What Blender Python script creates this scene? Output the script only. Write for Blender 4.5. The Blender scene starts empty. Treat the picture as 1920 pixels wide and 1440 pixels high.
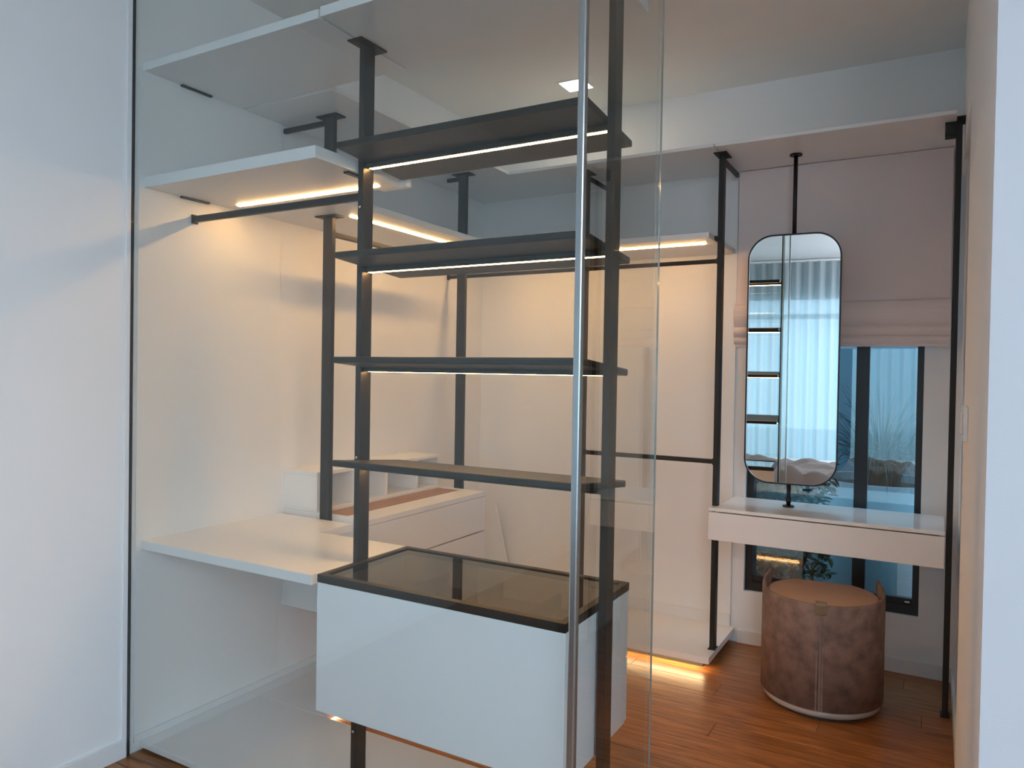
import bpy, bmesh, math, random
from mathutils import Vector, Matrix
random.seed(7)
S = bpy.context.scene
COL = S.collection

# ------------------------------------------------------------------ camera
yaw, pitch, roll = math.radians(29.753), math.radians(-0.8457), math.radians(0.9387)
fwd = Vector((-math.sin(yaw)*math.cos(pitch), math.cos(yaw)*math.cos(pitch), math.sin(pitch)))
rt = Vector((math.cos(yaw), math.sin(yaw), 0)); up = rt.cross(fwd)
r2 = math.cos(roll)*rt + math.sin(roll)*up
u2 = -math.sin(roll)*rt + math.cos(roll)*up
cam_d = bpy.data.cameras.new('camera'); cam = bpy.data.objects.new('camera', cam_d); COL.objects.link(cam)
m = Matrix((r2, u2, -fwd)).transposed().to_4x4(); m.translation = (0, 0, 1.38)
cam.matrix_world = m
cam_d.sensor_fit = 'HORIZONTAL'; cam_d.sensor_width = 36; cam_d.lens = 1389/1920*36
cam_d.clip_start = 0.02
S.camera = cam

# ------------------------------------------------------------------ sky, daylight portals, exposure
SKY = 2.6
LED = 34.0
ROOM_FILL = 11.0  # strength of the added, unseen bedroom fill lamp
W = bpy.data.worlds.new('sky'); S.world = W; W.use_nodes = True
bg = W.node_tree.nodes['Background']
bg.inputs[0].default_value = (0.54, 0.78, 1.0, 1); bg.inputs[1].default_value = SKY
S.view_settings.view_transform = 'Standard'; S.view_settings.look = 'None'
S.view_settings.exposure = 1.0; S.view_settings.gamma = 1.0; S.view_settings.use_curve_mapping = False
S.cycles.use_denoising = True; S.cycles.use_adaptive_sampling = True; S.cycles.adaptive_threshold = 0.025
S.cycles.max_bounces = 10; S.cycles.diffuse_bounces = 6; S.cycles.glossy_bounces = 5
S.cycles.transmission_bounces = 8; S.cycles.transparent_max_bounces = 16
S.cycles.caustics_reflective = False; S.cycles.caustics_refractive = False
S.cycles.sample_clamp_indirect = 4.0

def portal(name, loc, rot, sx, sy):
    l = bpy.data.lights.new(name, 'AREA'); l.shape = 'RECTANGLE'; l.size = sx; l.size_y = sy
    l.cycles.is_portal = True
    o = bpy.data.objects.new(name, l); o.location = loc; o.rotation_euler = rot; COL.objects.link(o)
    return o
portal('daylight_portal', (0.05, -2.99, 1.25), (math.pi/2, 0, math.pi), 4.5, 2.4)
portal('daylight_portal', (2.79, -0.65, 1.25), (math.pi/2, 0, -math.pi/2), 3.5, 2.4)  # portal for the added side window
portal('daylight_portal', (-0.445, 4.1, 0.9), (math.pi/2, 0, 0), 0.76, 1.25)

# ------------------------------------------------------------------ materials
def mat(name):
    m = bpy.data.materials.new(name); m.use_nodes = True
    nt = m.node_tree; b = nt.nodes['Principled BSDF']
    return m, nt, b
def simple(name, col, rough=.5, metal=0, noise=0.0, nscale=20, bump=0.0, coat=0):
    m, nt, b = mat(name)
    b.inputs['Base Color'].default_value = (*col, 1); b.inputs['Roughness'].default_value = rough
    b.inputs['Metallic'].default_value = metal; b.inputs['Coat Weight'].default_value = coat
    b.inputs['Coat Roughness'].default_value = .08
    if noise or bump:
        tc = nt.nodes.new('ShaderNodeTexCoord'); n = nt.nodes.new('ShaderNodeTexNoise')
        n.inputs['Scale'].default_value = nscale; n.inputs['Detail'].default_value = 4
        nt.links.new(tc.outputs['Object'], n.inputs['Vector'])
        if noise:
            mx = nt.nodes.new('ShaderNodeMix'); mx.data_type = 'RGBA'
            mx.inputs[6].default_value = (*[c*(1-noise) for c in col], 1)
            mx.inputs[7].default_value = (*[min(1, c*(1+noise)) for c in col], 1)
            nt.links.new(n.outputs['Fac'], mx.inputs[0]); nt.links.new(mx.outputs[2], b.inputs['Base Color'])
        if bump:
            bp = nt.nodes.new('ShaderNodeBump'); bp.inputs['Strength'].default_value = bump; bp.inputs['Distance'].default_value = .01
            nt.links.new(n.outputs['Fac'], bp.inputs['Height']); nt.links.new(bp.outputs[0], b.inputs['Normal'])
    return m
def glass(name, tint, f0=.04, rough=0.0):
    """thin clear pane: transparent tint + mirror reflection by Schlick, the same on both faces"""
    m = bpy.data.materials.new(name); m.use_nodes = True; nt = m.node_tree
    for n in list(nt.nodes): nt.nodes.remove(n)
    N = nt.nodes.new; L = nt.links.new
    out = N('ShaderNodeOutputMaterial'); mix = N('ShaderNodeMixShader'); tr = N('ShaderNodeBsdfTransparent'); gl = N('ShaderNodeBsdfGlossy')
    tr.inputs[0].default_value = (*tint, 1); gl.inputs[0].default_value = (.95, 1, .98, 1); gl.inputs['Roughness'].default_value = rough
    geo = N('ShaderNodeNewGeometry'); dot = N('ShaderNodeVectorMath'); dot.operation = 'DOT_PRODUCT'
    L(geo.outputs['Normal'], dot.inputs[0]); L(geo.outputs['Incoming'], dot.inputs[1])
    ab = N('ShaderNodeMath'); ab.operation = 'ABSOLUTE'; L(dot.outputs['Value'], ab.inputs[0])
    s1 = N('ShaderNodeMath'); s1.operation = 'SUBTRACT'; s1.inputs[0].default_value = 1; L(ab.outputs[0], s1.inputs[1])
    pw = N('ShaderNodeMath'); pw.operation = 'POWER'; pw.inputs[1].default_value = 5; L(s1.outputs[0], pw.inputs[0])
    ma = N('ShaderNodeMath'); ma.operation = 'MULTIPLY_ADD'; ma.inputs[1].default_value = 1-f0; ma.inputs[2].default_value = f0; L(pw.outputs[0], ma.inputs[0])
    L(ma.outputs[0], mix.inputs[0]); L(tr.outputs[0], mix.inputs[1]); L(gl.outputs[0], mix.inputs[2]); L(mix.outputs[0], out.inputs[0])
    return m
def emit(name, col, st):
    m, nt, b = mat(name)
    b.inputs['Base Color'].default_value = (.8, .8, .8, 1)
    b.inputs['Emission Color'].default_value = (*col, 1); b.inputs['Emission Strength'].default_value = st
    return m
def wood(name, dark, light, rough, axis='X', vary=.25, coat=0.0):
    m, nt, b = mat(name); N = nt.nodes.new; L = nt.links.new
    tc = N('ShaderNodeTexCoord'); mp = N('ShaderNodeMapping')
    mp.inputs['Scale'].default_value = (1.2, 22, 22) if axis == 'X' else (22, 1.2, 22)
    oi = N('ShaderNodeObjectInfo'); ad = N('ShaderNodeVectorMath'); ad.operation = 'ADD'
    sc = N('ShaderNodeVectorMath'); sc.operation = 'SCALE'; sc.inputs[3].default_value = 37.0
    cx = N('ShaderNodeCombineXYZ'); L(oi.outputs['Random'], cx.inputs[0]); L(oi.outputs['Random'], cx.inputs[1])
    L(cx.outputs[0], sc.inputs[0]); L(tc.outputs['Object'], ad.inputs[0]); L(sc.outputs[0], ad.inputs[1])
    L(ad.outputs[0], mp.inputs['Vector'])
    n1 = N('ShaderNodeTexNoise'); n1.inputs['Scale'].default_value = 3.2; n1.inputs['Detail'].default_value = 7; n1.inputs['Roughness'].default_value = .65; n1.inputs['Distortion'].default_value = .6
    L(mp.outputs[0], n1.inputs['Vector'])
    cr = N('ShaderNodeValToRGB'); cr.color_ramp.elements[0].color = (*dark, 1); cr.color_ramp.elements[1].color = (*light, 1)
    cr.color_ramp.elements[0].position = .32; cr.color_ramp.elements[1].position = .68
    L(n1.outputs['Fac'], cr.inputs[0])
    hs = N('ShaderNodeHueSaturation'); ml = N('ShaderNodeMath'); ml.operation = 'MULTIPLY_ADD'; ml.inputs[1].default_value = vary; ml.inputs[2].default_value = 1-vary/2
    L(oi.outputs['Random'], ml.inputs[0]); L(ml.outputs[0], hs.inputs['Value']); L(cr.outputs[0], hs.inputs['Color'])
    L(hs.outputs[0], b.inputs['Base Color']); b.inputs['Roughness'].default_value = rough
    b.inputs['Coat Weight'].default_value = coat
    bp = N('ShaderNodeBump'); bp.inputs['Strength'].default_value = .06; bp.inputs['Distance'].default_value = .004
    L(n1.outputs['Fac'], bp.inputs['Height']); L(bp.outputs[0], b.inputs['Normal'])
    return m
def cloth(name, col, rough=.9, trans=0.0, clear=0.0, tcol=None):
    m = bpy.data.materials.new(name); m.use_nodes = True; nt = m.node_tree
    for n in list(nt.nodes): nt.nodes.remove(n)
    N = nt.nodes.new; L = nt.links.new
    out = N('ShaderNodeOutputMaterial'); d = N('ShaderNodeBsdfDiffuse'); t = N('ShaderNodeBsdfTranslucent'); c = N('ShaderNodeBsdfTransparent')
    d.inputs[0].default_value = (*col, 1); t.inputs[0].default_value = (*(tcol or col), 1)
    m1 = N('ShaderNodeMixShader'); m1.inputs[0].default_value = trans; L(d.outputs[0], m1.inputs[1]); L(t.outputs[0], m1.inputs[2])
    m2 = N('ShaderNodeMixShader'); m2.inputs[0].default_value = clear; L(m1.outputs[0], m2.inputs[1]); L(c.outputs[0], m2.inputs[2])
    L(m2.outputs[0], out.inputs[0])
    tc = N('ShaderNodeTexCoord'); wv = N('ShaderNodeTexNoise'); wv.inputs['Scale'].default_value = 240; bp = N('ShaderNodeBump')
    bp.inputs['Strength'].default_value = .12; bp.inputs['Distance'].default_value = .002
    L(tc.outputs['Object'], wv.inputs['Vector']); L(wv.outputs['Fac'], bp.inputs['Height']); L(bp.outputs[0], d.inputs['Normal'])
    return m

M = {}
M['wall'] = simple('white_wall_paint', (.86, .86, .86), .6, bump=.03, nscale=180)
M['walldim'] = simple('white_wall_paint_toned_down', (.60, .60, .63), .6, bump=.03, nscale=180)  # same wall paint, darkened and cooled in colour to stand for weaker light
M['panel'] = simple('off_white_lining', (.85, .85, .84), .42)
M['ceil'] = simple('ceiling_paint', (.86, .85, .83), .8)
M['base'] = simple('white_skirting', (.80, .80, .80), .35)
M['white'] = simple('white_lacquer', (.85, .85, .85), .28)
M['gloss'] = simple('white_gloss_front', (.88, .89, .90), .12)
M['bronze'] = simple('dark_bronze_metal', (.013, .0105, .009), .45, .15)
M['black'] = simple('black_metal', (.012, .011, .012), .35, .3)
M['frameblk'] = simple('black_window_frame', (.010, .010, .012), .4)
M['chrome'] = simple('brushed_steel_edge', (.42, .45, .46), .22, .9)
M['edge'] = simple('polished_glass_edge', (.62, .68, .66), .15, .3)
M['gasket'] = simple('dark_gasket', (.03, .035, .035), .5)
M['bolt'] = simple('steel_bolt', (.7, .7, .72), .25, .9)
M['glass'] = glass('partition_glass', (.945, .955, .948), .03)
M['winglass'] = glass('window_glass', (.78, .90, .94), .17)
M['topglass'] = glass('smoked_glass', (.50, .44, .38), .06)
M['mirror'] = simple('mirror_silver', (.93, .95, .95), .004, 1.0)
M['led'] = emit('warm_led_strip', (1.0, .55, .20), LED)
M['ledlow'] = emit('warm_led_strip_low', (1.0, .70, .36), LED*.8)
M['room_fill'] = emit('added_fill_lamp_glow', (.80, .88, 1.0), ROOM_FILL)
M['down'] = emit('downlight_diffuser', (1.0, .86, .68), 14)
M['floor'] = wood('brown_laminate', (.13, .038, .009), (.47, .190, .058), .34, 'X', .22)
M['tray'] = wood('oak_veneer', (.26, .125, .05), (.42, .22, .10), .4, 'Y', .0)
M['liner'] = wood('walnut_liner', (.10, .055, .03), (.20, .12, .07), .5, 'X', .0)
M['blind'] = cloth('roman_blind_linen', (.80, .70, .68))
M['sheer'] = cloth('sheer_voile', (.80, .82, .83), trans=.62, clear=.07, tcol=(.34, .46, .49))
M['leather'] = simple('brown_nubuck_leather', (.21, .140, .115), .62, noise=.85, nscale=20, bump=.25)
M['seat'] = simple('tan_leather_seat', (.50, .31, .20), .5, noise=.12, nscale=14)
M['seam'] = simple('leather_piping', (.20, .145, .12), .55)
M['strap'] = simple('olive_leather_tab', (.20, .14, .075), .55, noise=.2, nscale=60)
M['plinth'] = simple('pale_stool_base', (.52, .46, .42), .3)
M['plastic'] = simple('white_switch_plastic', (.82, .82, .82), .3)
M['yard'] = simple('yard_wall_paint', (.085, .125, .150), .8, noise=.12, nscale=3)
M['ground'] = simple('concrete_ground', (.40, .42, .42), .9, noise=.15, nscale=4)
M['pot'] = simple('grey_planter', (.20, .27, .30), .6, noise=.08, nscale=5)
M['soil'] = simple('dark_soil', (.03, .022, .016), .95, noise=.4, nscale=40)
M['leaf'] = simple('dark_green_leaf', (.016, .052, .018), .45, noise=.5, nscale=12)
M['grass'] = simple('arching_grass_blade', (.012, .026, .012), .5, noise=.5, nscale=10)
M['bed'] = simple('walnut_bed_frame', (.14, .075, .045), .45, noise=.2, nscale=12)
M['sheet'] = cloth('white_bed_linen', (.72, .70, .68))
M['throw'] = cloth('taupe_throw', (.30, .255, .24))

# ------------------------------------------------------------------ mesh helpers
def bx(bm, x0, x1, y0, y1, z0, z1, bev=0.0, seg=2):
    vs = [bm.verts.new(p) for p in ((x0,y0,z0),(x1,y0,z0),(x1,y1,z0),(x0,y1,z0),(x0,y0,z1),(x1,y0,z1),(x1,y1,z1),(x0,y1,z1))]
    fs = [bm.faces.new([vs[i] for i in f]) for f in ((0,3,2,1),(4,5,6,7),(0,1,5,4),(1,2,6,5),(2,3,7,6),(3,0,4,7))]
    if bev:
        es = list({e for f in fs for e in f.edges})
        bmesh.ops.bevel(bm, geom=es, offset=bev, segments=seg, affect='EDGES', profile=.5)
    return bm
def box(*a, bev=0.0, seg=2):
    return bx(bmesh.new(), *a, bev=bev, seg=seg)
def boxes(*lst, bev=0.0):
    bm = bmesh.new()
    for a in lst: bx(bm, *a, bev=bev)
    return bm
def cyl(bm, p0, p1, r0, r1=None, n=24):
    r1 = r0 if r1 is None else r1
    p0, p1 = Vector(p0), Vector(p1); d = (p1-p0).normalized()
    a = d.orthogonal().normalized(); b = d.cross(a)
    A = []; B = []
    for i in range(n):
        t = 2*math.pi*i/n; v = a*math.cos(t)+b*math.sin(t)
        A.append(bm.verts.new(p0+v*r0)); B.append(bm.verts.new(p1+v*r1))
    for i in range(n):
        f = bm.faces.new((A[i], A[(i+1)%n], B[(i+1)%n], B[i])); f.smooth = True
    bm.faces.new(A[::-1]); bm.faces.new(B)
    return bm
def prism(pts, axis, a, b, bev=0.0):
    """outline pts (2-D) pushed along axis from a to b"""
    bm = bmesh.new()
    def P(u, v, w): return {'x': (w, u, v), 'y': (u, w, v), 'z': (u, v, w)}[axis]
    A = [bm.verts.new(P(u, v, a)) for u, v in pts]; B = [bm.verts.new(P(u, v, b)) for u, v in pts]
    n = len(pts); fs = [bm.faces.new(A), bm.faces.new(B)]
    for i in range(n): bm.faces.new((A[i], A[(i+1)%n], B[(i+1)%n], B[i]))
    bmesh.ops.recalc_face_normals(bm, faces=bm.faces)
    if bev:
        es = list({e for f in fs for e in f.edges})
        bmesh.ops.bevel(bm, geom=es, offset=bev, segments=2, affect='EDGES', profile=.5)
    return bm
def tilt(bm, cx, cy, cz, ang):
    bmesh.ops.rotate(bm, verts=bm.verts, cent=(cx, cy, cz), matrix=Matrix.Rotation(ang, 3, 'X'))
    return bm
ROOT = {}
def mesh_obj(name, bm, material, off=Vector((0,0,0))):
    me = bpy.data.meshes.new(name)
    bmesh.ops.recalc_face_normals(bm, faces=bm.faces)
    if off.length: bmesh.ops.translate(bm, verts=bm.verts, vec=-off)
    bm.to_mesh(me); bm.free()
    me.materials.append(M[material])
    o = bpy.data.objects.new(name, me); COL.objects.link(o)
    return o
def tag(o, label, cat, group=None):
    o['label'] = label; o['category'] = cat
    if group: o['group'] = group
    return o
def thing(name, label, cat, loc, group=None, rotz=0):
    o = bpy.data.objects.new(name, None); o.empty_display_size = .05; COL.objects.link(o)
    o.location = loc; o.rotation_euler = (0, 0, rotz); ROOT[o.name] = Vector(loc)
    return tag(o, label, cat, group)
def part(name, bm, material, parent, label=None, local=False):
    """verts come in world space (or in the parent's own space when local)"""
    off = Vector((0,0,0)) if local else ROOT[parent.name]
    o = mesh_obj(name, bm, material, off); o.parent = parent
    ROOT[o.name] = off
    if label: o['label'] = label
    return o
def solo(name, bm, material, label, cat, loc, group=None):
    o = mesh_obj(name, bm, material, Vector(loc)); o.location = loc; ROOT[o.name] = Vector(loc)
    return tag(o, label, cat, group)
def struct(name, bm, material, loc=(0,0,0)):
    o = mesh_obj(name, bm, material, Vector(loc)); o.location = loc; ROOT[o.name] = Vector(loc)
    o['kind'] = 'structure'
    return o

XL, XR, YG, YB, ZC = -2.465, 0.083, 1.60, 3.93, 2.885      # closet: left wall, right wall, glass line, back wall, ceiling
YR, XB = -2.80, 2.60                                        # bedroom behind the camera: curtain wall, far right wall

# ------------------------------------------------------------------ the setting
fl = struct('floor', box(XL-.1, XB+.1, YR-.1, YB+.1, -.12, -.010), 'gasket')
PW, PL = .128, 1.215
meshes = {}
row = 0; y = YR
while y < YB-.001:
    y1 = min(y+PW, YB); x = XL - (row*0.43 % PL)
    while x < XB-.001:
        a, b = max(x, XL), min(x+PL, XB)
        if b-a > .04:
            key = (round(b-a, 3), round(y1-y, 3))
            if key not in meshes:
                bm = box(-(b-a)/2+.0006, (b-a)/2-.0006, -(y1-y)/2+.0006, (y1-y)/2-.0006, -.0098, 0, bev=.0012, seg=1)
                me = bpy.data.meshes.new('plank'); bm.to_mesh(me); bm.free(); me.materials.append(M['floor']); meshes[key] = me
            p = bpy.data.objects.new('plank', meshes[key]); COL.objects.link(p); p.parent = fl; p.location = ((a+b)/2, (y+y1)/2, 0)
        x += PL
    y = y1; row += 1

struct('ceiling', box(XL-.1, XB+.1, YR-.1, YB+.2, ZC, ZC+.1), 'ceil')
wl = struct('wall_left', box(XL-.12, XL, YR-.1, YB+.2, -.12, ZC+.1), 'wall', (XL, 0, 0))
part('panel', box(XL, XL+.008, YG+.02, 2.275, .062, 2.43, bev=.001), 'panel', wl, 'off-white lining panel behind the glass')
WX0, WX1, WZ0, WZ1 = -.842, -.047, .270, 1.95
wb = struct('wall_back', boxes((XL, WX0, YB, YB+.17, -.12, ZC), (WX1, .35, YB, YB+.17, -.12, ZC),
    (WX0, WX1, YB, YB+.17, -.12, WZ0), (WX0, WX1, YB, YB+.17, WZ1, ZC)), 'wall', (0, YB, 0))
for a, b in ((XL, -1.596), (-1.593, -.905)):
    part('panel', box(a, b, YB-.012, YB, .08, 2.43, bev=.001), 'panel', wb)
# right closet wall with a shallow recess at its far end
wr = struct('wall_right', boxes((XR, XR+.2, YG, 2.86, -.12, ZC), (XR+.017, XR+.2, 2.86, YB, -.12, ZC),
    (XR, XR+.017, 2.86, YB, 2.30, ZC)), 'wall', (XR, 0, 0))
struct('wall_front', box(XR+.2, XB, YG, YG+.15, -.12, ZC), 'wall', (1, YG, 0))
struct('wall_front_dimmed_face', box(XR, XB, YG-.012, YG, -.0, ZC), 'walldim', (1, YG, 0))  # face of the front wall, dimmer light put into its colour
RW = (-2.2, 2.3, .05, 2.44)
struct('wall_rear', boxes((XL, RW[0], YR-.15, YR, -.12, ZC), (RW[1], XB, YR-.15, YR, -.12, ZC),
    (RW[0], RW[1], YR-.15, YR, -.12, RW[2]), (RW[0], RW[1], YR-.15, YR, RW[3], ZC)), 'wall', (0, YR, 0))
SW = (-2.4, 1.1, .05, 2.44)
struct('wall_far_right', boxes((XB, XB+.15, YR-.15, SW[0], -.12, ZC), (XB, XB+.15, SW[1], YG+.15, -.12, ZC),
    (XB, XB+.15, SW[0], SW[1], -.12, SW[2]), (XB, XB+.15, SW[0], SW[1], SW[3], ZC)), 'wall', (XB, 0, 0))
struct('baseboard_left', box(XL, XL+.012, YR, YG-.01, 0, .066, bev=.002), 'base', (XL, 0, 0))
struct('baseboard_back', box(-.87, XR+.017, YB-.012, YB, 0, .066, bev=.002), 'base', (0, YB, 0))
struct('baseboard_right', box(XR+.005, XR+.017, 2.86, YB-.012, 0, .066, bev=.002), 'base', (XR, 3.4, 0))
struct('baseboard_front', box(XR, XB, YG-.026, YG-.012, 0, .066, bev=.002), 'base', (1, YG, 0))

def big_window(name, axis, at, a0, a1, z0, z1, nb, tr):
    """bedroom window: frame bars, transom, one pane per light"""
    def B(u0, u1, w0, w1, za, zb): return (u0, u1, w0, w1, za, zb) if axis == 'x' else (w0, w1, u0, u1, za, zb)
    loc = ((a0+a1)/2, at, z0) if axis == 'x' else (at, (a0+a1)/2, z0)
    f = struct(name, boxes(B(a0, a0+.05, at-.03, at+.03, z0, z1), B(a1-.05, a1, at-.03, at+.03, z0, z1),
        B(a0+.05, a1-.05, at-.03, at+.03, z0, z0+.05), B(a0+.05, a1-.05, at-.03, at+.03, z1-.05, z1)), 'wall', loc)
    w = (a1-a0)/nb
    part('transom', box(*B(a0+.05, a1-.05, at-.025, at+.025, tr-.03, tr+.03)), 'wall', f)
    for i in range(1, nb):
        part('mullion', box(*B(a0+i*w-.03, a0+i*w+.03, at-.025, at+.025, z0+.05, z1-.05)), 'wall', f)
    for i in range(nb):
        l, r = a0+i*w+(.05 if i == 0 else .03), a0+(i+1)*w-(.05 if i == nb-1 else .03)
        part('pane', box(*B(l, r, at-.003, at+.003, z0+.05, tr-.03)), 'glass', f)
        part('pane', box(*B(l, r, at-.003, at+.003, tr+.03, z1-.05)), 'glass', f)
big_window('window_2', 'x', YR-.08, RW[0], RW[1], RW[2], RW[3], 4, 2.17)
big_window('added_side_window', 'y', XB+.08, SW[0], SW[1], SW[2], SW[3], 3, 2.17)  # side window added out of view to brighten the left wall

# vanity window
w1 = struct('window_1', boxes((WX0, WX0+.035, YB+.03, YB+.09, WZ0, WZ1), (WX1-.028, WX1, YB+.03, YB+.09, WZ0, WZ1),
    (WX0+.035, WX1-.028, YB+.03, YB+.09, WZ0, WZ0+.045), (WX0+.035, WX1-.028, YB+.03, YB+.09, WZ1-.04, WZ1)), 'frameblk', (-.44, YB+.06, WZ0))
part('sash_stile', box(-.335, -.278, YB+.025, YB+.08, WZ0+.045, WZ1-.04, bev=.002), 'frameblk', w1)
part('sash_rail', box(-.278, WX1-.028, YB+.035, YB+.07, WZ0+.045, WZ0+.075), 'frameblk', w1)
part('sash_rail', box(WX0+.035, -.335, YB+.05, YB+.085, WZ0+.045, WZ0+.075), 'frameblk', w1)
part('pane', box(WX0+.035, -.335, YB+.062, YB+.068, WZ0+.075, WZ1-.04), 'winglass', w1)
part('pane', box(-.278, WX1-.028, YB+.048, YB+.054, WZ0+.075, WZ1-.04), 'winglass', w1)
part('latch', box(-.105, -.085, YB+.03, YB+.036, WZ0+.055, WZ0+.062), 'bolt', w1)

# ------------------------------------------------------------------ glass partition
g = thing('glass_partition', 'wide clear glass partition pane in front of the desk and display rack', 'glass partition', (-1.6, YG, 0))
part('pane', box(XL+.008, -.745, YG-.005, YG+.005, 0, ZC), 'glass', g)
part('wall_channel', box(XL, XL+.008, YG-.004, YG+.004, .0, ZC), 'gasket', g, 'thin dark sealing strip along the wall')
part('wall_bead', box(XL, XL+.006, YG-.024, YG-.005, .0, ZC, bev=.002), 'base', g)
part('corner_post', box(-.745, -.725, YG-.010, YG+.010, 0, ZC, bev=.004), 'chrome', g, 'grey steel corner strip')
g = thing('glass_partition', 'narrow clear glass return pane running back beside the rack', 'glass partition', (-.735, 1.88, 0))
part('pane', box(-.740, -.730, YG+.010, 2.163, 0, ZC), 'glass', g)
part('polished_edge', box(-.736, -.731, 2.163, 2.165, 0, ZC), 'edge', g)

# ------------------------------------------------------------------ upper shelves (all undersides at 2.43)
ZU, ZL = 2.43, 2.018
def shelf(label, x0, x1, y0, y1, z0, th, group, strip=None, extra=None):
    t = thing('wall_shelf', label, 'shelf', ((x0+x1)/2, (y0+y1)/2, z0), group)
    part('board', box(x0, x1, y0, y1, z0, z0+th, bev=.002), 'white', t)
    if strip:
        for s in strip:
            part('light_strip', box(*s, z0-.004, z0-.0002, bev=.001), 'led', t, 'glowing warm white light strip')
    for e in extra or []:
        part('wall_bracket', box(*e, z0-.006, z0), 'bronze', t, 'flat dark metal bracket')
    return t
GU, GL = 'white top shelves near the ceiling', 'white lower shelves with light strips'
shelf('white top shelf slab in the front left corner above the desk', XL, -1.623, 1.637, 2.062, ZU, .028, GU, extra=[(XL+.004, XL+.022, 1.782, 1.912)])
shelf('white top shelf slab over the dark display rack', -1.612, -.745, 1.633, 2.066, ZU, .030, GU)
shelf('white top shelf along the left wall behind the display rack', XL, -1.985, 2.08, 3.40, ZU, .016, GU)
shelf('white top shelf at the rear left corner of the closet', XL, -1.600, 3.405, 3.918, ZU, .016, GU)
shelf('white top shelf on the rear wall left of the mirror pole', -1.596, -.905, 3.405, 3.918, ZU, .016, GU)
shelf('white top shelf above the window blind and mirror', -.900, .052, 3.405, YB, ZU, .016, GU)
# lower shelves with LED strips
t = shelf('thick white lower shelf above the desk with hanging rail below', XL, -1.632, 1.641, 2.04, ZL, .038, GL,
    strip=[(-2.382, -1.682, 1.982, 1.996)], extra=[(XL+.004, XL+.022, 1.785, 1.905), (-1.665, -1.645, 1.80, 1.90)])
part('edge_batten', prism([(-1.72, 2.041), (-1.600, 2.041), (-1.590, 2.046), (-1.587, 2.054), (-1.592, 2.062), (-1.605, 2.066), (-1.72, 2.066)], 'z', ZL, ZL+.024), 'white', t)
shelf('white lower shelf along the left wall above the drawer unit', XL, -1.975, 2.095, 3.40, ZL, .026, GL, strip=[(-2.118, -2.104, 2.33, 3.22)])
shelf('white lower shelf in the rear left corner of the closet', XL, -1.600, 3.408, 3.918, ZL, .026, GL, strip=[(-2.30, -1.66, 3.549, 3.562)])
shelf('white lower shelf on the rear wall ending left of the mirror', -1.596, -.918, 3.408, 3.918, ZL, .026, GL, strip=[(-1.54, -.972, 3.549, 3.562)])

# ------------------------------------------------------------------ wardrobe posts
def post(label, x, y, z0, z1, along, arm=None, flanges=()):
    """flat tube post, its wide side along the given axis"""
    t = thing('wardrobe_post', label, 'post', (x, y, z0), 'dark metal wardrobe posts')
    hx, hy = (.025, .011) if along == 'x' else (.011, .025)
    part('tube', box(x-hx, x+hx, y-hy, y+hy, z0, z1-.006, bev=.0015), 'bronze', t)
    for zf in (z1,)+tuple(flanges):
        fx, fy = (.055, .030) if along == 'x' else (.030, .055)
        if zf == z1: part('flange', box(x-fx, x+fx, y-fy, y+fy, zf-.006, zf-.0005, bev=.001), 'bronze', t)
        else:
            part('flange', boxes((x-fx, x-hx, y-fy, y+fy, zf-.006, zf-.0005), (x+hx, x+fx, y-fy, y+fy, zf-.006, zf-.0005)), 'bronze', t)
    if arm: part('wall_arm', box(*arm, bev=.0015), 'bronze', t)
    part('foot', box(x-hx-.006, x+hx+.006, y-hy-.004, y+hy+.004, z0, z0+.004), 'bronze', t)
    return t
def split_post(label, x, y, z0, z1, zs, th, along, arm=None):
    """a post that runs through a shelf: upper and lower tube meet the shelf board"""
    t = thing('wardrobe_post', label, 'post', (x, y, z0), 'dark metal wardrobe posts')
    hx, hy = (.025, .011) if along == 'x' else (.011, .025)
    fx, fy = (.055, .030) if along == 'x' else (.030, .055)
    part('tube', box(x-hx, x+hx, y-hy, y+hy, z0, zs-.006, bev=.0015), 'bronze', t)
    part('tube', box(x-hx, x+hx, y-hy, y+hy, zs+th, z1-.006, bev=.0015), 'bronze', t)
    part('flange', box(x-fx, x+fx, y-fy, y+fy, zs-.006, zs-.0005, bev=.001), 'bronze', t)
    part('flange', box(x-fx, x+fx, y-fy, y+fy, z1-.006, z1-.0005, bev=.001), 'bronze', t)
    if arm: part('wall_arm', box(*arm, bev=.0015), 'bronze', t)
    return t
split_post('dark metal post rising behind the desk beside the left wall', -2.197, 2.296, .036, ZU, ZL, .026, 'x', (XL+.001, -2.222, 2.288, 2.304, ZU-.034, ZU-.014))
split_post('dark metal post at the far end of the drawer unit', -2.197, 3.290, .079, ZU, ZL, .026, 'x', (-2.30, -2.222, 3.282, 3.298, ZU-.034, ZU-.014))
split_post('dark metal post on the rear wall seen just behind the glass corner', -1.598, 3.545, .081, ZU, ZL, .026, 'y', (-1.606, -1.590, 3.570, 3.917, ZU-.034, ZU-.014))
t = post('dark metal post at the right end of the low platform beside the vanity', -.897, 3.545, .081, ZU, 'y', (-.905, -.889, 3.570, 3.850, ZU-.036, ZU-.014))
part('shelf_lug', box(-.9175, -.908, 3.50, 3.60, ZL+.002, ZL+.022), 'bronze', t)
t = post('tall black post against the right wall at the vanity end', .062, 3.53, 0, ZU+.012, 'y')
part('side_plate', box(.012, .051, 3.50, 3.56, ZU-.055, ZU-.002), 'bronze', t)

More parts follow.
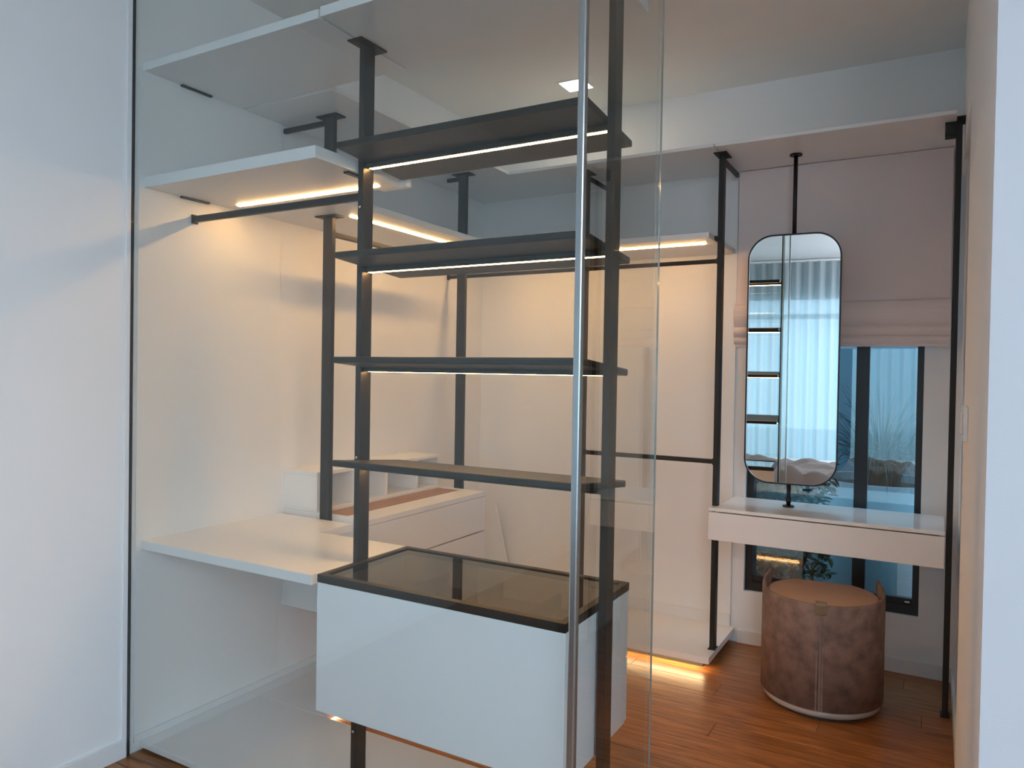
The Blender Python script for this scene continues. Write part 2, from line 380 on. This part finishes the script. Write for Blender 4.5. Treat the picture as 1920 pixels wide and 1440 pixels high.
# hanging rails
def rail(label, a):
    cx, cy = (a[0]+a[1])/2, (a[2]+a[3])/2
    t = thing('hanging_rail', label, 'rail', (cx, cy, a[4]), 'dark wardrobe hanging rails')
    part('bar', box(*a, bev=.003), 'bronze', t)
    if a[1]-a[0] > a[3]-a[2]:
        for q in (a[0], a[1]-.006): part('end_socket', box(q, q+.006, a[2]-.006, a[3]+.006, a[4]-.005, a[5]+.005, bev=.0015), 'bronze', t)
    else:
        for q in (a[2], a[3]-.006): part('end_socket', box(a[0]-.006, a[1]+.006, q, q+.006, a[4]-.005, a[5]+.005, bev=.0015), 'bronze', t)
rail('dark hanging rail above the desk from left wall to the rack post', (XL+.009, -1.626, 1.838, 1.853, 1.931, 1.955))
rail('dark hanging rail along the left wall above the drawer unit', (-2.205, -2.189, 2.308, 3.278, 1.935, 1.957))
rail('dark hanging rail on the rear wall behind the display rack', (XL+.001, -1.610, 3.538, 3.553, 1.918, 1.938))
rail('dark hanging rail under the lit shelf left of the mirror', (-1.586, -.909, 3.538, 3.553, 1.918, 1.938))
rail('low dark hanging rail at waist height beside the vanity', (-1.586, -.909, 3.538, 3.553, .963, .985))

# ------------------------------------------------------------------ display rack with four tilted shelves
rk = thing('display_rack', 'tall dark metal display rack with four sloping lit shelves', 'shelving', (-1.19, 1.85, 0))
for x0, x1 in ((-1.626, -1.604), (-.767, -.745)):
    p = part('post', box(x0, x1, 1.825, 1.875, 0.036 if x0 < -1 else 0.0, ZU-.006, bev=.0015), 'bronze', rk)
    part('flange', box(x0-.018, x1+(.018 if x0 < -1 else 0), 1.787, 1.913, ZU-.006, ZU-.0005, bev=.001), 'bronze', p)
    if x0 < -1:
        for z in (1.905, 1.10, .21, .075):
            part('bolt', cyl(bmesh.new(), (-1.615, 1.8255, z), (-1.615, 1.8215, z), .0042, n=12), 'bolt', p)
for zf, zb in ((2.056, 2.032), (1.722, 1.698), (1.402, 1.377), (1.085, 1.056)):
    y0, y1 = 1.695, 2.018; sl = (zb-zf)/(y1-y0); ang = math.atan(sl)
    zm = (zf+zb)/2; ym = (y0+y1)/2
    s = part('shelf', tilt(box(-1.602, -.769, y0, y1, zm, zm+.020, bev=.004), 0, ym, zm, ang), 'bronze', rk)
    part('light_channel', tilt(boxes((-1.602, -.769, 1.840, 1.872, zm-.010, zm-.0005), (-1.602, -.769, 1.838, 1.8465, zm-.0135, zm-.0005)), 0, ym, zm, ang), 'bronze', s)
    part('light_strip', tilt(box(-1.598, -.773, 1.849, 1.862, zm-.0130, zm-.0105), 0, ym, zm, ang), 'led', s, 'glowing warm white light strip')
    for x in (-1.603, -.768):
        part('mounting_pin', cyl(bmesh.new(), (x-.0015, 1.85, zm-.008), (x+.0015, 1.85, zm-.008), .006, n=12), 'black', s)

# ------------------------------------------------------------------ glass-topped cabinet on the rack
cx0, cx1, cy0, cy1, cz0, cz1 = -1.601, -.775, 1.640, 2.076, .354, .742
cb = thing('display_cabinet', 'white glass-topped accessory cabinet hung between the rack posts', 'cabinet', (-1.19, 1.858, cz0))
part('front_panel', box(cx0, cx1, cy0, cy0+.018, cz0, cz1, bev=.0015), 'gloss', cb)
part('side_panel', box(cx0, cx0+.018, cy0+.0185, cy1-.020, cz0, cz1, bev=.001), 'gloss', cb)
part('side_panel', box(cx1-.018, cx1, cy0+.0185, cy1-.020, cz0, cz1, bev=.001), 'gloss', cb)
part('bottom_panel', box(cx0+.0185, cx1-.0185, cy0+.0185, cy1-.0205, cz0-.007, cz0+.012), 'liner', cb, 'walnut underside')
part('back_panel', box(cx0+.0185, cx1-.0185, cy1-.040, cy1-.0205, cz0+.0125, cz1), 'white', cb)
for za, zb in ((cz0+.002, cz0+.19), (cz0+.194, cz1-.002)):
    d = part('drawer_front', box(cx0+.002, cx1-.002, cy1-.0195, cy1, za, zb, bev=.0015), 'white', cb)
part('tray', box(cx0+.0185, cx1-.0185, cy0+.0185, cy1-.0405, .655, .665), 'liner', cb, 'walnut jewellery tray')
for i in range(1, 4):
    x = cx0+i*(cx1-cx0)/4
    part('tray_divider', box(x-.004, x+.004, cy0+.0185, cy1-.0405, .6655, .71), 'liner', cb)
fr = part('top_frame', boxes((cx0, cx1, cy0, cy0+.022, cz1+.0005, cz1+.024), (cx0, cx1, cy1-.022, cy1, cz1+.0005, cz1+.024),
    (cx0, cx0+.022, cy0+.022, cy1-.022, cz1+.0005, cz1+.024), (cx1-.022, cx1, cy0+.022, cy1-.022, cz1+.0005, cz1+.024), bev=.001), 'bronze', cb, 'dark metal rim')
part('glass_top', box(cx0+.022, cx1-.022, cy0+.022, cy1-.022, cz1+.014, cz1+.020), 'topglass', fr, 'smoked glass lid')

# ------------------------------------------------------------------ desk, drawer unit with riser, low platforms
solo('desk_top', prism([(XL+.009, 1.641), (-1.628, 1.641), (-1.628, 2.096), (-2.04, 2.096), (-2.04, 2.280), (XL+.009, 2.280)], 'z', .727, .759, bev=.002),
     'white', 'white L-shaped desk top fixed to the wall behind the glass', 'desk', (-2.05, 1.9, .727))
du = thing('drawer_unit', 'floating white drawer unit along the left wall with oak top inlay', 'drawers', (-2.22, 2.76, .352))
uy0, uy1 = 2.312, 3.210
part('carcass', boxes((XL+.001, -2.0, uy0, uy0+.018, .352, .752), (XL+.001, -2.0, uy1-.018, uy1, .352, .752), (XL+.001, -2.0, uy0+.018, uy1-.018, .352, .370),
    (XL+.001, XL+.012, uy0+.018, uy1-.018, .370, .752)), 'white', du)
part('top', boxes((XL+.001, -2.262, uy0, uy1, .7525, .775), (-2.108, -1.98, uy0, uy1, .7525, .775), (-2.262, -2.108, uy0, uy0+.02, .7525, .775), (-2.262, -2.108, uy1-.02, uy1, .7525, .775)), 'white', du)
part('top_inlay', box(-2.262, -2.108, uy0+.02, uy1-.02, .7525, .770), 'tray', du, 'oak inlay strip')
for za, zb in ((.354, .573), (.579, .750)):
    part('drawer_front', box(-1.9995, -1.98, uy0+.001, uy1-.001, za, zb, bev=.0015), 'white', du)
rs = thing('cubby_riser', 'low white open-fronted cubby box on top of the drawer unit', 'cubby box', (-2.36, 2.76, .7755))
ry0, ry1, rz0, rz1, rx = 2.314, 3.205, .7755, .945, -2.266
part('top_panel', box(XL+.001, rx, ry0, ry1, rz1-.016, rz1, bev=.002), 'white', rs)
part('bottom_panel', box(XL+.001, rx, ry0, ry1, rz0, rz0+.012, bev=.002), 'white', rs)
part('back_panel', box(XL+.001, XL+.010, ry0+.016, ry1-.016, rz0+.016, rz1-.016), 'white', rs)
for y in (ry0, 2.535, 2.765, 3.005, ry1-.016):
    part('divider', box(XL+.001 if y in (ry0, ry1-.016) else XL+.011, rx, y, y+.016, rz0+.0122, rz1-.0162, bev=.001), 'white', rs)
part('socket', box(XL+.010, XL+.016, 2.64, 2.72, .835, .885, bev=.002), 'plastic', rs, 'white wall socket inside the box')

def platform(label, x0, x1, y0, y1, z0, z1, strip=None, feet=()):
    t = thing('low_platform', label, 'platform', ((x0+x1)/2, (y0+y1)/2, 0), 'white low platforms on the closet floor')
    part('board', box(x0, x1, y0, y1, z0, z1, bev=.002), 'white', t)
    for f in feet: part('plinth', box(*f, 0, z0), 'gasket', t)
    if strip: part('light_strip', box(*strip, z0-.004, z0-.0003), 'ledlow', t, 'glowing amber light strip under the front edge')
platform('white low platform under the desk and display cabinet', XL+.001, -.80, 1.645, 2.128, .012, .035, strip=(-2.02, -.86, 2.098, 2.110), feet=[(XL+.05, -.85, 1.72, 2.06)])
platform('white low platform along the left wall under the drawer unit', XL+.001, -2.03, 2.1285, 3.40, .012, .035, strip=(-2.06, -2.048, 2.17, 3.30), feet=[(XL+.05, -2.09, 2.15, 3.38)])
platform('white low platform on the rear wall with amber light beneath', XL+.001, -.880, 3.408, 3.917, .050, .080, strip=(-1.98, -.92, 3.462, 3.476), feet=[(XL+.05, -.93, 3.50, 3.90)])
struct('trim_2', box(XL, XL+.010, YG+.02, 3.40, .0352, .0615, bev=.001), 'base', (XL, 2.5, 0))
struct('trim_3', box(XL+.012, -.905, YB-.022, YB-.012, .0802, .140, bev=.001), 'base', (-1.7, YB, 0))
solo('leaning_board', prism([(-2.44, .081), (-2.185, .081), (-2.312, .575), (-2.44, .582)], 'y', 3.862, 3.880, bev=.001), 'white',
     'white tapering board standing in the rear closet corner', 'board', (-2.33, 3.87, .081))

# ------------------------------------------------------------------ vanity, mirror, blind
va = thing('vanity_table', 'white wall-hung vanity table with one long drawer before the window', 'vanity', (-.43, 3.66, .616))
vx0, vx1, vy0, vy1 = -.907, .046, 3.455, 3.858
# the tall posts pass through its rear corners' notches
part('top', prism([(vx0, vy0), (vx1, vy0), (vx1, vy1), (-.882, vy1), (-.882, 3.514), (vx0, 3.514)], 'z', .752, .768, bev=.0015), 'gloss', va)
part('drawer_front', box(vx0, vx1, vy0, vy0+.018, .618, .747, bev=.0015), 'white', va)
part('carcass', boxes((vx0+.027, vx1-.002, vy0+.0185, vy1, .620, .636), (vx0+.027, vx0+.041, vy0+.0185, vy1, .636, .7515), (vx1-.018, vx1-.002, vy0+.0185, vy1, .636, .7515),
    (vx0+.041, vx1-.018, vy1-.016, vy1, .636, .7515)), 'white', va)

def rrect(x0, x1, z0, z1, r, n=12):
    P = []
    for cx, cz, a0 in ((x1-r, z0+r, -90), (x1-r, z1-r, 0), (x0+r, z1-r, 90), (x0+r, z0+r, 180)):
        for i in range(n+1):
            a = math.radians(a0+90*i/n); P.append((cx+r*math.cos(a), cz+r*math.sin(a)))
    return P
mi = thing('pivot_mirror', 'tall round-cornered mirror on a slim black pole above the vanity', 'mirror', (-.592, 3.690, .7685), rotz=math.radians(3.0))
mx0, mx1, mz0, mz1, my = -.798, -.383, .874, 2.057, 3.690
O_ = rrect(mx0, mx1, mz0, mz1, .115); I_ = rrect(mx0+.007, mx1-.007, mz0+.007, mz1-.007, .108)
bm = bmesh.new()
n = len(O_)
lay = [[bm.verts.new((p[0], yy, p[1])) for p in R] for R, yy in ((O_, my-.012), (I_, my-.012), (I_, my+.012), (O_, my+.012))]
for k in range(4):
    A, B = lay[k], lay[(k+1) % 4]
    for i in range(n): bm.faces.new((A[i], A[(i+1)%n], B[(i+1)%n], B[i]))
part('frame', bm, 'black', mi, 'thin black metal frame')
part('mirror_glass', prism(I_, 'y', my-.008, my-.003), 'mirror', mi)
part('back_panel', prism(I_, 'y', my-.002, my+.010), 'black', mi)
part('pole', cyl(bmesh.new(), (-.592, my, 2.0575), (-.592, my, ZU-.008), .0095), 'black', mi)
part('pole', cyl(bmesh.new(), (-.592, my, .776), (-.592, my, mz0-.0005), .0095), 'black', mi)
part('ceiling_flange', cyl(bmesh.new(), (-.592, my, ZU-.008), (-.592, my, ZU-.0005), .028), 'black', mi)
part('table_flange', cyl(bmesh.new(), (-.592, my, .7685), (-.592, my, .776), .026), 'black', mi)
part('clamp', cyl(bmesh.new(), (-.592, my, .79), (-.592, my, .815), .0125), 'black', mi)

bl = thing('roman_blind', 'pinkish beige roman blind half drawn over the rear window', 'blind', (-.42, 3.88, 1.535))
def ribbon(prof, x0, x1, th, nx=1):
    """cloth sheet: an open profile in (y,z) pushed along x with thickness"""
    bm = bmesh.new(); n = len(prof)
    nrm = []
    for i in range(n):
        a = prof[max(0, i-1)]; b = prof[min(n-1, i+1)]
        d = Vector((b[0]-a[0], b[1]-a[1])).normalized(); nrm.append(Vector((-d.y, d.x))*th)
    F = [[bm.verts.new((x, p[0], p[1])) for p in prof] for x in (x0, x1)]
    B = [[bm.verts.new((x, p[0]+nrm[i].x, p[1]+nrm[i].y)) for i, p in enumerate(prof)] for x in (x0, x1)]
    for i in range(n-1):
        bm.faces.new((F[0][i], F[1][i], F[1][i+1], F[0][i+1])); bm.faces.new((B[0][i], B[0][i+1], B[1][i+1], B[1][i]))
        for k in (0, 1): bm.faces.new((F[k][i], F[k][i+1], B[k][i+1], B[k][i]))
    for i in (0, n-1): bm.faces.new((F[0][i], B[0][i], B[1][i], F[1][i]))
    return bm
part('headrail', box(-.893, .05, 3.875, 3.915, 2.395, 2.428, bev=.002), 'blind', bl)
part('cloth', ribbon([(3.874, 2.40), (3.874, 2.1), (3.872, 1.9), (3.868, 1.745)], -.893, .05, .003), 'blind', bl)
for k, (zt, zb, dp) in enumerate(((1.752, 1.628, .040), (1.640, 1.582, .034), (1.592, 1.545, .020))):
    pr = [(3.864, zt)] + [(3.862-dp*math.sin(math.pi*(.18+.82*i/8)*.93)**.7, zt-.012-(zt-zb-.012)*i/8) for i in range(9)] + [(3.864, zb+.004)]
    part('fold', ribbon(pr, -.898, .052, .003), 'blind', bl)
part('hem_bar', box(-.893, .05, 3.856, 3.866, 1.532, 1.546, bev=.002), 'blind', bl)

# ------------------------------------------------------------------ stool
st = thing('vanity_stool', 'half-round brown leather stool tucked under the vanity', 'stool', (-.402, 3.412, 0), rotz=math.radians(6))
R0, YC = .243, .090
a0 = math.asin(YC/R0); A0, A1 = math.pi-a0, 2*math.pi+a0        # from left chord end round the front to the right one
def rimz(t):      # t 0..1 along the arc
    e = abs(t-.5)*2
    return .474+.044*max(0, (e-.5)/.5)**1.8
def shell(ri, ro, z0, zt, n=64):
    bm = bmesh.new(); L = []
    for i in range(n+1):
        t = i/n; a = A0+(A1-A0)*t; c, s = math.cos(a), math.sin(a)
        z1 = zt(t) if callable(zt) else zt
        e = .006 if callable(zt) else .0
        L.append([bm.verts.new(p) for p in ((ri*c, ri*s, z0), (ro*c, ro*s, z0), (ro*c, ro*s, z1-e), ((ro-.004 if e else ro)*c, (ro-.004 if e else ro)*s, z1), ((ri+.003 if e else ri+.001)*c, (ri+.003 if e else ri+.001)*s, z1), (ri*c, ri*s, z1-e-.0005))])
    for i in range(n):
        for k in range(6):
            f = bm.faces.new((L[i][k], L[i+1][k], L[i+1][(k+1)%6], L[i][(k+1)%6])); f.smooth = k in (1, 5)
    bm.faces.new(L[0]); bm.faces.new(L[-1][::-1])
    return bm
def dshape(r, chord, z0, z1, bev=0, n=48):
    b0 = math.asin(chord/r); P = []
    for i in range(n+1):
        a = math.pi-b0+(math.pi+2*b0)*i/n; P.append((r*math.cos(a), r*math.sin(a)))
    return prism(P, 'z', z0, z1, bev=bev)
part('shell', shell(R0-.016, R0, .048, rimz), 'leather', st, 'mottled brown leather outer wrap', local=True)
part('body', dshape(R0-.0165, .185, .048, .425), 'leather', st, local=True)
part('seat', dshape(R0-.020, .190, .4255, .462, bev=.010), 'seat', st, 'tan leather seat pad', local=True)
part('base_ring', shell(R0-.03, R0-.012, .020, .0475), 'plinth', st, 'pale base band', local=True)
part('foot_plate', dshape(R0-.04, .16, 0, .0475), 'gasket', st, local=True)
part('seam', boxes((-.0035, .0035, -R0-.0035, -R0+.001, .05, .452)), 'seam', st, 'vertical piping seam', local=True)
part('stitch_band', boxes((.006, .012, -R0-.0012, -R0+.001, .05, .445), (-.016, -.010, -R0-.0008, -R0+.001, .05, .445)), 'leather', st, local=True)
bm = bmesh.new()
pr = [(-R0-.005, .438), (-R0-.0065, .474), (-R0-.004, .484), (-R0+.006, .489), (-R0+.018, .486), (-R0+.030, .474)]
L = [[bm.verts.new((x, p[0]+(.004 if k else 0)*.3, p[1]-(.003 if k else 0))) for k in (0, 1) for p in (pr if k == 0 else pr[::-1])] for x in (-.021, .021)]
nn = len(L[0])
for i in range(nn): bm.faces.new((L[0][i], L[0][(i+1)%nn], L[1][(i+1)%nn], L[1][i]))
bm.faces.new(L[0]); bm.faces.new(L[1][::-1])
part('pull_tab', bm, 'strap', st, 'small folded leather tab', local=True)

# ------------------------------------------------------------------ ceiling downlight and wall switch
dl = thing('ceiling_downlight', 'small square recessed downlight glowing on the closet ceiling', 'ceiling light', (-1.655, 3.515, ZC-.006))
part('bezel', boxes((-1.73, -1.58, 3.44, 3.449, ZC-.006, ZC-.0003), (-1.73, -1.58, 3.581, 3.59, ZC-.006, ZC-.0003), (-1.73, -1.721, 3.449, 3.581, ZC-.006, ZC-.0003), (-1.589, -1.58, 3.449, 3.581, ZC-.006, ZC-.0003)), 'plastic', dl)
part('diffuser', box(-1.721, -1.589, 3.449, 3.581, ZC-.005, ZC-.0003), 'down', dl, 'glowing white panel')
sw = thing('light_switch', 'white light switch plate on the right closet wall', 'light switch', (XR, 2.53, 1.20))
part('plate', box(XR-.012, XR-.0002, 2.47, 2.59, 1.205, 1.305, bev=.002), 'plastic', sw)
part('rocker', box(XR-.018, XR-.0125, 2.495, 2.565, 1.225, 1.285, bev=.0015), 'plastic', sw)

# ------------------------------------------------------------------ side yard outside the vanity window
struct('ground', box(-14, 14, YB+.17, 14, -.2, -.10), 'soil', (0, 6, -.2))
struct('ground_rear', box(-14, 14, -16, YR-.15, -.3, -.12), 'ground', (0, -8, -.3))
struct('ground_side', box(XB+.15, 16, YR-.15, 9, -.3, -.12), 'ground', (8, 0, -.3))
struct('wall_yard', box(-6, 5, 5.75, 5.9, -.1, 2.3), 'yard', (0, 5.8, -.1))
def planter(label, x, y, r0, r1, h):
    t = thing('round_planter', label, 'planter', (x, y, -.0995))
    bm = bmesh.new(); n = 40; L = []
    for i in range(n):
        a = 2*math.pi*i/n; c, s = math.cos(a), math.sin(a)
        L.append([bm.verts.new((x+r*c, y+r*s, z)) for r, z in ((.02, -.0995), (r0, -.0995), ((r0+r1)/2+.02, h*.55), (r1, h), (r1-.03, h), (r1-.035, h-.06))])
    for i in range(n):
        A, B = L[i], L[(i+1) % n]
        for k in range(5): f = bm.faces.new((A[k], B[k], B[k+1], A[k+1])); f.smooth = k in (1, 2)
    bm.faces.new([q[0] for q in L])
    part('pot', bm, 'pot', t)
    part('soil', cyl(bmesh.new(), (x, y, h-.09), (x, y, h-.05), r1-.036), 'soil', t)
    return t
def blades(x, y, z, n, ln, seed):
    rnd = random.Random(seed); bm = bmesh.new()
    for k in range(n):
        a = rnd.uniform(0, 2*math.pi); l = ln*rnd.uniform(.6, 1.1); lean = rnd.uniform(.25, 1.25); w = rnd.uniform(.0035, .0065)
        ca, sa = math.cos(a), math.sin(a); bx0, by0 = x+rnd.uniform(0, .12)*ca, y+rnd.uniform(0, .12)*sa; prev = None
        hx = bx0; hz = z; th = math.pi/2-.15*lean
        for i in range(7):
            t = i/6; ww = w*(1-t*.9)
            px = bx0+ca*0; 
            if i: d += l/6*math.cos(th); hz += l/6*math.sin(th); th -= lean*.42
            else: d = 0
            c = Vector((bx0+ca*d, by0+sa*d, hz)); sd = Vector((-sa, ca, 0))*ww
            cur = (bm.verts.new(c-sd), bm.verts.new(c+sd+Vector((0, 0, .001))))
            if prev: bm.faces.new((prev[0], prev[1], cur[1], cur[0]))
            prev = cur
    return bm
def leaves(x, y, z, rx, ry, rz, n, seed, sz=.07):
    rnd = random.Random(seed); bm = bmesh.new()
    for k in range(n):
        p = Vector((x+max(-.85, min(.85, rnd.gauss(0, .45)))*rx, y+max(-.85, min(.85, rnd.gauss(0, .45)))*ry, z+rnd.uniform(-1, 1)*rz))
        q = Matrix.Rotation(rnd.uniform(0, 6.3), 3, 'Z') @ Matrix.Rotation(rnd.uniform(-.9, .9), 3, 'X')
        l = sz*rnd.uniform(.6, 1.3); w = l*.30
        P = [(0, 0, 0), (w, l*.4, .15*l), (w*.7, l*.8, .1*l), (0, l*1.1, -.1*l), (-w*.7, l*.8, .1*l), (-w, l*.4, .15*l)]
        v = [bm.verts.new(p+q@Vector(c)) for c in P]
        bm.faces.new((v[0], v[1], v[2], v[3])); bm.faces.new((v[0], v[3], v[4], v[5]))
    return bm
pl = planter('tall grey round planter outside the window with arching grass', -.28, 5.12, .27, .37, .76)
f = part('foliage', blades(-.28, 5.12, .69, 420, .70, 3), 'grass', pl); f['kind'] = 'stuff'
sh = thing('leafy_shrub', 'dark leafy shrub growing outside the window behind the mirror', 'shrub', (-.80, 4.40, -.0995))
bm = bmesh.new()
for k in range(9):
    a = k*.7; cyl(bm, (-.80+.05*math.cos(a), 4.40+.05*math.sin(a), -.0995), (-.80+.26*math.cos(a), 4.40+.12*math.sin(a), .6+.06*(k % 4)), .010, .004, 6)
part('stems', bm, 'soil', sh)
f = part('foliage', leaves(-.80, 4.40, .60, .36, .17, .34, 2200, 5, .055), 'leaf', sh); f['kind'] = 'stuff'
# ------------------------------------------------------------------ bedroom behind the camera (partly seen in mirror and glass), with an added fill lamp
def curtain(label, axis, at, a0, a1, seed):
    rnd = random.Random(seed); n = 260; zs = (.02, .6, 1.2, 1.8, 2.3, 2.6, 2.74, 2.80, 2.845)
    bm = bmesh.new(); ph = [rnd.uniform(0, 6.28) for _ in range(3)]; rows = []
    for z in zs:
        amp = .042 if z < 2.7 else .034
        r = []
        for i in range(n+1):
            u = a0+(a1-a0)*i/n; s = (u-a0)
            w = amp*math.sin(2*math.pi*s/.135+ph[0]+.5*math.sin(s*3.1+ph[1])) + .010*math.sin(2*math.pi*s/.41+ph[2]+z*.5)
            r.append(bm.verts.new((u, at+w, z) if axis == 'x' else (at+w, u, z)))
        rows.append(r)
    for j in range(len(zs)-1):
        for i in range(n):
            f = bm.faces.new((rows[j][i], rows[j][i+1], rows[j+1][i+1], rows[j+1][i])); f.smooth = True
    loc = ((a0+a1)/2, at, .02) if axis == 'x' else (at, (a0+a1)/2, .02)
    t = thing('sheer_curtain', label, 'curtain', loc, 'bedroom sheer curtains')
    part('voile', bm, 'sheer', t)
    b = (a0, a1, at-.02, at+.02, 2.846, 2.868) if axis == 'x' else (at-.02, at+.02, a0, a1, 2.846, 2.868)
    part('track', box(*b), 'base', t)
curtain('white pleated sheer curtain reflected in the tall mirror', 'x', YR+.14, -2.40, -.02, 1)
curtain('white sheer curtain drawn to the right end of the bedroom window', 'x', YR+.14, 1.35, 2.35, 2)  # drawn aside out of view so more sky light reaches the cabinet
bd = thing('bed', 'bed with rumpled taupe throw reflected low in the mirror', 'bed', (-.8, -1.25, 0))
part('frame', box(-1.65, -.02, -2.25, -.18, .06, .22, bev=.01), 'bed', bd)
for x in (-1.6, -.12):
    for y in (-2.2, -.28): part('leg', box(x, x+.05, y, y+.05, 0, .0595), 'bed', bd)
part('mattress', box(-1.62, -.05, -2.22, -.21, .2205, .40, bev=.04), 'sheet', bd)
bm = bmesh.new(); nx, ny = 60, 50; G = []
rnd = random.Random(4)
from mathutils import noise as mnoise
for j in range(ny+1):
    r = []
    for i in range(nx+1):
        x = -1.55+1.45*i/nx; yy = -1.25+1.13*j/ny
        e = min(i, nx-i, j)/6
        h = .012+min(1, e)*(.04+.13*max(0, mnoise.noise((x*2.2, yy*6, 1.3)))+.09*abs(mnoise.noise((x*5+yy*3, yy*9, 4.2))))
        r.append(bm.verts.new((x, yy, (.401+h) if yy < -.19 else max(.20, .401+h-(yy+.19)*2.6))))
    G.append(r)
for j in range(ny):
    for i in range(nx): f = bm.faces.new((G[j][i], G[j][i+1], G[j+1][i+1], G[j+1][i])); f.smooth = True
part('throw', bm, 'throw', bd, 'rumpled taupe throw')

lm = thing('fill_lamp', 'white drum fill lamp added unseen in the bedroom behind the viewer', 'fill lamp', (.9, -1.5, 2.30))  # added out of view to lift the walls and ceiling
part('shade', cyl(bmesh.new(), (.9, -1.5, 2.30), (.9, -1.5, 2.60), .34, n=40), 'room_fill', lm)
part('cord', cyl(bmesh.new(), (.9, -1.5, 2.6005), (.9, -1.5, ZC-.02), .004, n=8), 'plastic', lm)
part('canopy', cyl(bmesh.new(), (.9, -1.5, ZC-.02), (.9, -1.5, ZC-.0005), .05), 'plastic', lm)
